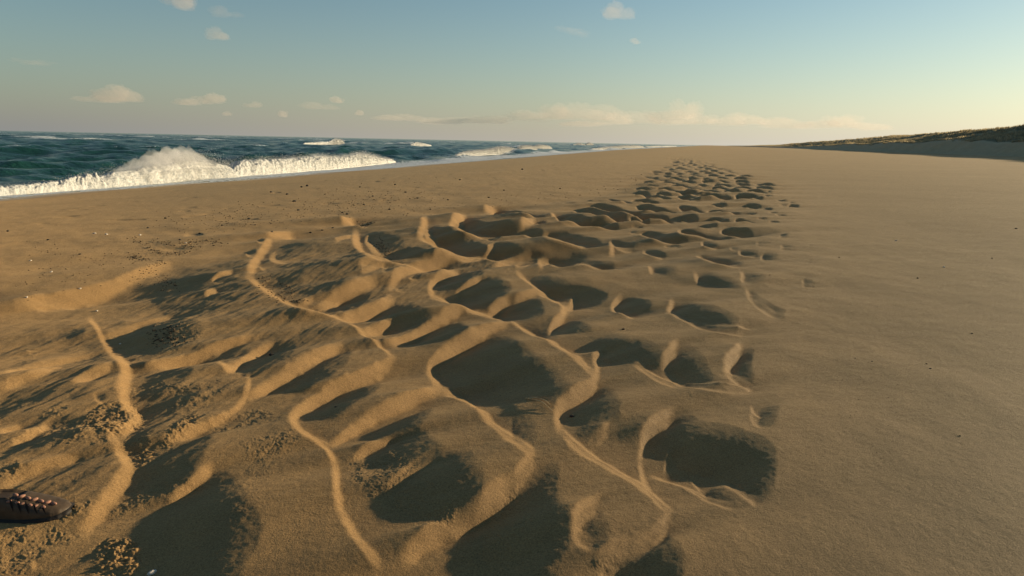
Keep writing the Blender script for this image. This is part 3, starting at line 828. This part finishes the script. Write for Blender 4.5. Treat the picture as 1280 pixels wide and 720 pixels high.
ca, sa = np.cos(ang), np.sin(ang)
v0 = np.stack([ox-sa*wd, oy+ca*wd, oz], -1); v1 = np.stack([ox+sa*wd, oy-ca*wd, oz], -1)
v2 = np.stack([ox+ca*hgt*ln, oy+sa*hgt*ln, oz+hgt], -1)
Vg = np.stack([v0, v1, v2], 2).reshape(-1, 3); Fg = np.arange(len(Vg)).reshape(-1, 3)
s = Nt('dune_grass'); pos = s.n('NewGeometry').outputs['Position']
n1 = s.noise(pos, .18, 4, .6).outputs[0]; n2 = s.noise(pos, 2.5, 2).outputs[0]
c = s.ramp(s.math('ADD', s.math('MULTIPLY', n1, .6), s.math('MULTIPLY', n2, .4)), [(.38, (.21, .19, .12)), (.5, (.34, .285, .18)), (.62, (.48, .39, .25))])
df = s.n('BsdfDiffuse', {'Color': c}); tr = s.n('BsdfTranslucent', {'Color': c})
s.t.links.new(s.n('MixShader', {0: .5, 1: df.outputs[0], 2: tr.outputs[0]}).outputs[0], s.out.inputs['Surface'])
gr_o = mesh_obj('dune_grass', Vg, Fg, s.m, None, False)
tag(gr_o, 'tan and olive marram grass covering the top of the dune', 'grass', None, 'stuff')
# ------------------------------------------------------------------ small things lying on the sand
def on_ground(x, y):
    z = 0.0
    for _ in range(8):
        a = unproject(x, y, z); z = .5*z+.5*float(ground_z(np.array([a[0]]), np.array([a[1]]))[0])
    return a[0], a[1], z
rp = np.random.default_rng(77)
def pebble_mesh(name, seed, flat=.55, sub=3, rough=.22):
    bm = bmesh.new(); bmesh.ops.create_icosphere(bm, subdivisions=sub, radius=1)
    co = np.array([v.co[:] for v in bm.verts])
    d = 1+rough*fbm(co[:, 0]*1.3+seed*3.1+co[:, 2], co[:, 1]*1.3+seed*1.7-co[:, 2]*.7, 3, 100+seed)
    co = co*d[:, None]*np.array([1, .72, flat])
    for v, c in zip(bm.verts, co): v.co = c
    me = bpy.data.meshes.new(name); bm.to_mesh(me); bm.free()
    for p in me.polygons: p.use_smooth = True
    return me
STONE_D = plain('dark_stone', (.035, .028, .022), .7, .05, 3); STONE_L = plain('pale_shell', (.62, .57, .50), .5, .04, 4, .15)
dark_me = [pebble_mesh('pebble', i) for i in range(4)]; pale_me = [pebble_mesh('shell_bit', 10+i, .4) for i in range(3)]
for m_ in dark_me: m_.materials.append(STONE_D)
for m_ in pale_me: m_.materials.append(STONE_L)
def put(me, name, x, y, size_px, label, group=None, cat='pebble'):
    X_, Y_, Z_ = on_ground(x, y); d = math.sqrt(X_*X_+Y_*Y_+1.2); s_ = size_px*d/F*.40
    o = bpy.data.objects.new(name, me); COL.objects.link(o)
    o.location = (X_, Y_, Z_+s_*.22); o.scale = (s_,)*3; o.rotation_euler = (rp.uniform(-.2, .2), rp.uniform(-.2, .2), rp.uniform(0, 6.28))
    tag(o, label, cat, group); return o
DP = [(653, 212, 5), (384, 232, 5), (377, 233.5, 4), (368, 252, 6), (311, 274, 5), (373, 263, 5), (10, 289, 4), (575, 225, 4), (507, 240.5, 4), (494, 231, 3.5), (466, 245.5, 4), (450, 234, 3.5),
 (359, 243, 5), (339, 240, 4), (455, 256, 4), (487, 262, 4), (434, 268, 5), (428, 266, 4), (416, 285, 4), (403, 288, 4), (538, 262, 4), (278, 282, 4), (207, 273, 4), (340, 290, 4), (388, 291, 4), (611, 247, 3.5), (560, 250, 3.5), (522, 248, 3.5), (250, 292, 4), (225, 300, 4), (185, 285, 4), (60, 300, 3.5), (100, 318, 3.5), (630, 238, 3), (700, 236, 3)]
for i, (x, y, sz) in enumerate(DP):
    put(dark_me[i % 4], 'pebble', x, y, sz, 'small dark pebble lying on the flat sand between the hollows and the surf', 'dark pebbles on the seaward sand')
put(dark_me[0], 'pebble', 715, 521, 8, 'dark round pebble at the left end of a shaded hollow beside the dry straw')
put(dark_me[1], 'pebble', 779, 412, 5, 'lone dark pebble on the bare mound above the central hollows')
put(dark_me[2], 'pebble', 339, 443, 7, 'dark pebble inside the long shaded hollow left of the tall winding ridge')
put(dark_me[3], 'pebble', 420, 509, 4.5, 'tiny dark pebble in the shaded trough below the winding ridge')
RP = [(1147, 348, 3.1), (1270, 286, 2.8), (1240, 323, 2.2), (1163, 461, 3.1), (1158, 455, 2.2), (1200, 545, 2.5), (1215, 417, 2.5), (1069, 448, 1.9), (1090, 452, 2.2), (1049, 322, 2.2), (962, 344, 1.9)]
for i, (x, y, sz) in enumerate(RP):
    put(dark_me[(i+1) % 4], 'pebble', x, y, sz, 'small dark pebble on the smooth sand right of the hollows', 'dark pebbles on the smooth right sand')
WP = [(33, 372, 4.5), (38, 326, 3.5), (118, 292, 4.5), (133, 293, 4), (64, 340, 4), (100, 361, 4), (175, 294, 4), (121, 389, 4.5), (150, 430, 3.5), (232, 304, 4)]
for i, (x, y, sz) in enumerate(WP):
    put(pale_me[i % 3], 'shell_fragment', x, y, sz, 'pale broken shell bit on the sand left of the hollows', 'pale shell bits on the left sand', 'shell')
for x, y in ((1180, 334), (1120, 301)):
    put(pale_me[0], 'shell_fragment', x, y, 3.5, 'tiny white shell bit on the smooth right sand', 'white shell bits on the right sand', 'shell')
put(pale_me[1], 'shell_fragment', 190, 717, 13, 'largest white shell piece at the bottom edge in the wide shadow', None, 'shell')
# dark weed, bark and shell scraps blown into lines and pockets
chips = []
def scatter(n, poly=None, line=None, wid=6, sz=(1.2, 3.2)):
    if poly is not None:
        P = np.array(poly, float); w_ = rp.dirichlet(np.ones(len(P))*.9, n); uv = w_@P
    else:
        P = np.array(line, float); t_ = rp.random(n)*(len(P)-1); i_ = t_.astype(int); uv = P[i_]+(P[i_+1]-P[i_])*(t_-i_)[:, None]+rp.normal(0, 1, (n, 2))*np.array([wid, wid*.35])
    for x, y in uv: chips.append((x, y, rp.uniform(*sz)))
scatter(90, line=[(165, 298), (180, 306), (192, 314), (205, 318), (222, 317), (236, 314)], wid=3)
scatter(60, line=[(160, 318), (170, 322), (182, 325)], wid=5); scatter(40, line=[(186, 300), (212, 305), (245, 312)], wid=5)
scatter(50, line=[(232, 302), (245, 308)], wid=6); scatter(45, line=[(245, 300), (275, 305)], wid=6)
scatter(150, poly=[(170, 408), (215, 397), (250, 402), (240, 432), (205, 442), (180, 440)], sz=(1.5, 4.5))
scatter(70, poly=[(195, 335), (230, 345), (240, 365), (200, 370), (185, 350)], sz=(1.2, 3))
scatter(60, line=[(170, 352), (190, 334), (205, 326)], wid=5)
scatter(110, poly=[(455, 300), (475, 290), (470, 320), (490, 328), (500, 315)], sz=(1.2, 3)); scatter(50, poly=[(440, 275), (470, 278), (455, 285)], sz=(1.2, 3))
scatter(90, line=[(330, 345), (335, 365), (350, 372), (380, 378)], wid=6, sz=(1.4, 4)); scatter(60, poly=[(340, 345), (365, 360), (380, 372), (350, 370)], sz=(1.2, 3))
scatter(330, poly=[(300, 240), (400, 225), (640, 205), (700, 235), (560, 262), (420, 285), (330, 290), (200, 290)], sz=(.9, 2.4))
scatter(240, poly=[(180, 262), (330, 245), (430, 262), (380, 290), (250, 300), (160, 290)], sz=(.9, 2.4))
scatter(160, line=[(440, 270), (500, 265), (560, 258), (640, 248), (760, 240), (800, 226)], wid=12, sz=(.9, 2.2))
scatter(130, poly=[(0, 300), (120, 290), (250, 310), (120, 370), (0, 390)], sz=(.9, 2.4))
scatter(40, line=[(640, 500), (585, 470)], wid=12, sz=(.8, 1.8)); scatter(70, poly=[(485, 600), (520, 645), (500, 650), (440, 600)], sz=(.8, 2))
scatter(90, poly=[(1040, 430), (1180, 450), (1120, 620), (1010, 600)], sz=(.7, 1.4)); scatter(50, poly=[(110, 640), (180, 640), (180, 690), (130, 690)], sz=(.8, 2))
C = np.array(chips); ux, uy = [], []
gx, gy = unproject(C[:, 0], C[:, 1], 0.0); gz = np.zeros(len(C))
for _ in range(8):
    gz = .5*gz+.5*ground_z(gx, gy)
    gx, gy = unproject(C[:, 0], C[:, 1], gz)
gz = ground_z(gx, gy)
ss = C[:, 2]*np.hypot(gx, gy)/F*.5
ti = rp.normal(0, .25, (len(C), 3)); V_ = []; F_ = []
oct_v = np.array([[1, 0, 0], [0, .5, 0], [-1, 0, 0], [0, -.5, 0], [0, 0, .42], [0, 0, -.3]]); oct_f = np.array([[0, 1, 4], [1, 2, 4], [2, 3, 4], [3, 0, 4], [1, 0, 5], [2, 1, 5], [3, 2, 5], [0, 3, 5]])
for i in range(len(C)):
    a = rp.uniform(0, 6.28); Rm = np.array([[math.cos(a), -math.sin(a), ti[i, 0]*.5], [math.sin(a), math.cos(a), ti[i, 1]*.5], [ti[i, 0], ti[i, 1], 1]])
    V_.append((oct_v*(1+rp.normal(0, .25, (6, 1)))*ss[i])@Rm.T+np.array([gx[i], gy[i], gz[i]+ss[i]*.15])); F_.append(oct_f+6*i)
db = mesh_obj('beach_debris', np.vstack(V_), np.vstack(F_), plain('dark_debris', (.05, .036, .022), .85, 0, 9, .6), None, False)
tag(db, 'dark scraps of weed, bark and shell strewn over the sand', 'debris', None, 'stuff')
# two dry straws crossing a hollow
def straw(p0, p1, label):
    a = np.array(on_ground(*p0)); b = np.array(on_ground(*p1)); n = 14; k = 8
    d = (b-a); d[2] = 0; sd_ = np.array([-d[1], d[0], 0]); sd_ /= np.linalg.norm(sd_)
    V = []
    for i in range(n):
        t_ = i/(n-1); c = a+(b-a)*t_; c = np.array([c[0], c[1], float(ground_z(np.array([c[0]]), np.array([c[1]]))[0])+.004+.006*math.sin(t_*3.1)])+sd_*.006*math.sin(t_*4)
        r_ = .0028*(1-.55*t_)
        for j in range(k): V.append(c+sd_*r_*math.cos(j*6.283/k)+np.array([0, 0, 1])*r_*math.sin(j*6.283/k))
    o = mesh_obj('dry_straw', V, grid_faces(n, k, True), plain('straw', (.42, .31, .16), .7, 0, 60))
    tag(o, label, 'straw', 'dry straws in the hollow'); return o
straw((657, 499), (692, 515), 'longer dry straw crossing the lower end of the biggest shaded hollow')
straw((662, 498), (690, 508), 'shorter dry straw just above the longer one in the biggest shaded hollow')

# ------------------------------------------------------------------ shoe at the left edge, toe towards the right
toe = np.array(on_ground(90, 638)); sh_ang = math.radians(8)
root = bpy.data.objects.new('shoe', None); COL.objects.link(root)
LEATHER = plain('brown_leather', (.05, .035, .022), .55, .002, 60, .3); SOLE = plain('black_rubber', (.014, .012, .011), .7, .002, 90, .3); LACE = plain('pale_red_cord', (.24, .125, .09), .8, .001, 160, .35); SLIT = plain('slit_shade', (.010, .008, .007), .9)
# outline of a last: x = distance back from the toe, half widths each side, heights
xs_ = np.array([0, .006, .02, .04, .065, .09, .12, .16, .20, .235, .262, .275, .28])
wl_ = np.array([.004, .018, .033, .042, .047, .049, .047, .040, .035, .034, .028, .016, .003])
top_ = np.array([.026, .032, .040, .047, .055, .064, .075, .088, .092, .095, .095, .09, .08])
def sec(x): return np.interp(x, xs_, wl_), np.interp(x, xs_, top_)
nx_, na_ = 60, 26
xx = np.concatenate([np.linspace(0, .04, 18), np.linspace(.04, .28, 43)[1:]]); nx_ = len(xx)
def place(V, name, faces, mat, parent=root, smooth=True):
    o = mesh_obj(name, V, faces, mat, parent, smooth); return o
V = []
for x in xx:
    w_, t_ = sec(x)
    for j in range(na_):
        th = math.pi*j/(na_-1); c_, s_ = math.cos(th), math.sin(th)
        yy = w_*np.sign(c_)*abs(c_)**.75; zz = .018+(t_-.018)*s_**.7
        if x > .13: zz = min(zz, .018+(t_-.018)*(.80 if x < .2 else .92)) if abs(c_) < .45 else zz
        V.append((-x, yy, zz))
up_o = place(V, 'upper', grid_faces(nx_, na_), LEATHER)
V = []
for x in xx:
    w_, _t = sec(x); w_ = w_+.005
    for y_, z_ in ((-w_, .0), (-w_, .02), (w_, .02), (w_, .0)): V.append((-x+.004*(1 if x < .01 else 0), y_, z_+.010*max(0, (.05-x)/.05)**2))
place(V, 'sole', grid_faces(nx_, 4, True), SOLE, root, False)
# near-black strips on the near side, painting the shade inside its slits
for i in range(5):
    x0 = .048+i*.021; V = []
    for k in range(8):
        f_ = k/7; x = x0+.016*f_; w_, t_ = sec(x); th = math.pi*(.90-.26*f_)
        c_, s_ = math.cos(th), math.sin(th)
        for e_ in (-1, 1):
            x2 = x+e_*.0028*math.sin(math.pi*min(max(f_, .06), .94))
            V.append((-x2, -w_*abs(c_)**.75*1.025-.0006, .018+(t_-.018)*s_**.7+.0012))
    place(V, 'slit', grid_faces(8, 2), SLIT, up_o)
# knotted cord along the top
for i in range(7):
    x = .040+i*.0165; w_, t_ = sec(x)
    for r_, (yf, zf_) in enumerate(((-.30, .97), (-.62, .80))):
        if r_ and i < 1: continue
        bm = bmesh.new(); bmesh.ops.create_icosphere(bm, subdivisions=2, radius=1)
        for v in bm.verts:
            v.co = Vector((v.co.x*.0105*(1+.25*v.co.y), v.co.y*.0058, v.co.z*.0042))
            v.co.rotate(Matrix.Rotation(.75 if (i+r_) % 2 else -.55, 4, 'Z').to_quaternion()); v.co += Vector((-x-.006*r_, w_*yf, .018+(t_-.018)*zf_+.002))
        me = bpy.data.meshes.new('lace_knot'); bm.to_mesh(me); bm.free(); me.materials.append(LACE)
        for p in me.polygons: p.use_smooth = True
        o = bpy.data.objects.new('lace_knot', me); COL.objects.link(o); o.parent = up_o
root.location = (toe[0], toe[1], toe[2]-.016); root.rotation_euler = (0, 0, sh_ang)
tag(root, 'dark brown slit leather shoe with knotted red cord at the left edge', 'shoe')
# ------------------------------------------------------------------ clouds: thin lumpy bodies of vapour far out
rc = np.random.default_rng(91)
def cloud(x, y, wpx, hpx, km, tau, label, group=None, seed=0, tilt=0):
    d = _f*F + _r*(x-640) + _u*(360-y); d = d/np.linalg.norm(d); D = km*1000.0
    c = np.array([0, 0, CAM_H])+d*D
    sw = wpx*D/F*.5; sh_ = hpx*D/F*.5
    bm = bmesh.new(); bmesh.ops.create_icosphere(bm, subdivisions=6, radius=1)
    n = np.array([v.co[:] for v in bm.verts])
    # union of puffs round the middle, seen from the middle outwards
    R = np.full(len(n), .30)
    npf = 9
    for i in range(npf):
        a = rc.uniform(0, 6.28); pr = rc.uniform(.2, .62)
        pc = np.array([pr*math.cos(a), pr*math.sin(a), rc.uniform(-.25, .45)*(1-pr*.5)]); rad = rc.uniform(.28, .46)
        b = n@pc; disc = b*b-(pc@pc-rad*rad); hit = disc > 0
        R = np.where(hit, np.maximum(R, b+np.sqrt(np.maximum(disc, 0))), R)
    P = n*R[:, None]
    u1 = P[:, 0]*2.3+P[:, 2]*1.1+seed*3; v1 = P[:, 1]*2.3-P[:, 2]*1.6+seed*5
    R = R*(1+.30*fbm(u1, v1, 5, 200+seed, .6)+.16*(1-2*np.abs(pnoise(u1*2.2, v1*2.2, 220+seed))))
    P = n*R[:, None]; P[:, 2] = np.where(P[:, 2] < -.22, -.22+(P[:, 2]+.22)*.25, P[:, 2])
    az = math.atan2(d[0], d[1]); rx = np.array([math.cos(az), -math.sin(az), 0]); fw = np.array([math.sin(az), math.cos(az), 0])
    W = c + np.outer(P[:, 0]*sw, rx) + np.outer(P[:, 1]*sw, fw) + np.outer(P[:, 2]*sh_*1.25, [0, 0, 1]) + np.outer(P[:, 0]*sw*tilt, [0, 0, 1])
    fc = np.array([[v.index for v in f.verts] for f in bm.faces]); bm.free()
    s = Nt('cloud_vapour')
    vol = s.n('VolumePrincipled', {'Color': (.74, .68, .64, 1), 'Density': .33*tau/(sw*1.1), 'Anisotropy': .2})
    s.t.links.new(vol.outputs[0], s.out.inputs['Volume'])
    try: s.m.cycles.homogeneous_volume = True
    except Exception: pass
    o = mesh_obj('cloud', W-c, fc, s.m); o.location = c
    tag(o, label, 'cloud', group)
CL = [
 (152, 122, 46, 22, 11, 1.6, 'brightest small cumulus puff above the sea on the left', None),
 (120, 126, 46, 10, 11.6, .8, 'flat greyish cloud tail left of the brightest small puff', None),
 (268, 127, 32, 15, 12, 1.2, 'small pale puff right half of a pair above the tall spray', None),
 (236, 128, 36, 14, 12.4, .9, 'dim puff left half of a pair above the tall spray', None),
 (229, 7, 40, 26, 7, 1.1, 'pinkish puff touching the top edge of the sky at the left', None),
 (282, 17, 36, 14, 7.3, .4, 'faint grey wisp right of the pinkish top puff', None),
 (274, 45, 26, 18, 7, .8, 'single pinkish puff below the top edge puff', None),
 (770, 18, 38, 22, 7, .8, 'feathery pale cloud high in the middle right sky', None),
 (714, 38, 46, 12, 7.2, .25, 'faint slanting wisp left of the feathery high cloud', None),
 (794, 53, 15, 10, 7, .6, 'tiny puff below the feathery high cloud', None),
 (42, 79, 40, 7, 9, .35, 'thin dark streak of cloud high over the left sea', None),
 (316, 132, 22, 10, 13, .8, 'small dull puff right of the pale pair over the sea', None),
 (355, 144, 13, 11, 13, 1.0, 'tiny bright puff low over the sea right of the dull puff', None),
 (283, 143, 14, 8, 13, .6, 'faint small puff low under the pale pair', None),
 (420, 126, 17, 12, 13, .9, 'small puff highest at the left end of the cloud bank', None),
 (400, 134, 44, 11, 13.5, .6, 'long dim cloud under the small puff at the left end of the bank', None),
 (449, 142, 14, 10, 13, .8, 'tiny bright puff low in the left part of the bank', None),
]
BK = [(690, 143, 44, 20), (735, 146, 70, 22), (660, 149, 54, 12), (610, 151, 70, 11), (556, 152, 70, 9), (500, 150, 50, 9), (776, 152, 50, 16), (812, 152, 48, 14), (860, 141, 40, 26), (842, 152, 60, 16), (884, 153, 44, 14), (912, 152, 46, 16), (945, 153, 50, 15), (985, 157, 60, 13), (1020, 159, 46, 11), (1048, 156, 50, 15), (1085, 160, 50, 9), (715, 156, 80, 8)]
i = 0
for x, y, w_, h_, km, tau, lab, grp in CL:
    cloud(x, y, w_*1.15, h_*1.15, km, tau, lab, grp, i, -.25 if 'slanting' in lab else 0); i += 1
for x, y, w_, h_ in BK:
    if (x, y) == (860, 141): lab, grp = 'tallest cumulus tower of the cloud bank above the far end of the beach', None
    elif (x, y) == (690, 143): lab, grp = 'rounded cumulus head left of the wide lumpy one in the bank', None
    elif (x, y) == (1048, 156): lab, grp = 'last lumpy cloud of the bank just left of the dune', None
    else: lab, grp = 'pale low cumulus in the bank along the horizon', 'cumulus bank along the horizon'
    cloud(x, y+rc.uniform(-2, 1), w_*1.25, h_*1.5, 15+rc.uniform(-1, 1), .85, lab, grp, i); i += 1
# ------------------------------------------------------------------ light, sky, camera
L = Vector((math.sin(SUN_AZ)*math.cos(SUN_EL), math.cos(SUN_AZ)*math.cos(SUN_EL), math.sin(SUN_EL)))
sd = bpy.data.lights.new('sun', 'SUN'); sd.energy = 5.0; sd.angle = math.radians(.55); sd.color = (1, .78, .48)
so = bpy.data.objects.new('sun', sd); COL.objects.link(so); so.rotation_euler = L.to_track_quat('Z', 'Y').to_euler(); so.location = (60, 40, 40)
w = bpy.data.worlds.new('World'); scene.world = w; w.use_nodes = True
t = w.node_tree; t.nodes.clear()
sky = t.nodes.new('ShaderNodeTexSky'); sky.sky_type = 'NISHITA'; sky.sun_disc = False
sky.sun_elevation = SUN_EL; sky.sun_rotation = SUN_AZ; sky.altitude = 0; sky.air_density = 1.0; sky.dust_density = 0.4; sky.ozone_density = 2.0
bg = t.nodes.new('ShaderNodeBackground'); bg.inputs[1].default_value = .06
wo = t.nodes.new('ShaderNodeOutputWorld')

def wn(typ, ins=None, **kw):
    nd = t.nodes.new('ShaderNode'+typ)
    for k, v in kw.items(): setattr(nd, k, v)
    for k, v in (ins or {}).items():
        if isinstance(v, bpy.types.NodeSocket): t.links.new(v, nd.inputs[k])
        else: nd.inputs[k].default_value = v
    return nd
# the pale sea haze low over the horizon, brighter towards the sun
dirn = wn('TexCoord').outputs['Generated']
el = wn('Math', {0: wn('SeparateXYZ', {0: dirn}).outputs[2], 1: 0.0}, operation='MAXIMUM').outputs[0]
hw = wn('Math', {0: 2.71828, 1: wn('Math', {0: el, 1: -1/.085}, operation='MULTIPLY').outputs[0]}, operation='POWER').outputs[0]
flat = wn('VectorMath', {0: wn('VectorMath', {0: dirn, 1: (1, 1, 0)}, operation='MULTIPLY').outputs[0]}, operation='NORMALIZE').outputs[0]
ca = wn('VectorMath', {0: flat, 1: (math.sin(SUN_AZ), math.cos(SUN_AZ), 0)}, operation='DOT_PRODUCT').outputs['Value']
hr = wn('ValToRGB', {0: wn('MapRange', {0: ca, 1: -1.0, 2: 1.0}).outputs[0]})
e = hr.color_ramp.elements
while len(e) < 4: e.new(.5)
G = 1/(.06*2.3)
HAZE_STOPS = [(.0, (.19, .21, .22)), (.42, (.30, .30, .285)), (.73, (.50, .465, .39)), (.97, (.88, .81, .68))]
for el_, (p, c) in zip(e, HAZE_STOPS): el_.position = p; el_.color = (c[0], c[1], c[2], 1)
hz = wn('VectorMath', {0: hr.outputs[0], 1: (G, G, G)}, operation='MULTIPLY').outputs[0]
mx = wn('Mix', data_type='RGBA'); t.links.new(hw, mx.inputs[0]); t.links.new(wn('VectorMath', {0: sky.outputs[0], 1: (.90, 1.0, .96)}, operation='MULTIPLY').outputs[0], mx.inputs[6]); t.links.new(hz, mx.inputs[7])
t.links.new(mx.outputs[2], bg.inputs[0]); t.links.new(bg.outputs[0], wo.inputs[0])
cd = bpy.data.cameras.new('camera'); cd.sensor_width = 36; cd.lens = F/1280*36; cd.clip_start = .05; cd.clip_end = 60000
co = bpy.data.objects.new('camera', cd); COL.objects.link(co)
M = Matrix(((_r[0], _u[0], -_f[0], 0), (_r[1], _u[1], -_f[1], 0), (_r[2], _u[2], -_f[2], CAM_H), (0, 0, 0, 1)))
co.matrix_world = M
scene.camera = co
scene.view_settings.view_transform = 'Standard'; scene.view_settings.look = 'None'
scene.view_settings.gamma = 1; scene.view_settings.use_curve_mapping = False
scene.view_settings.exposure = 1.12
scene.cycles.use_denoising = True
scene.cycles.denoiser = 'OPENIMAGEDENOISE'
scene.cycles.max_bounces = 6; scene.cycles.volume_bounces = 2
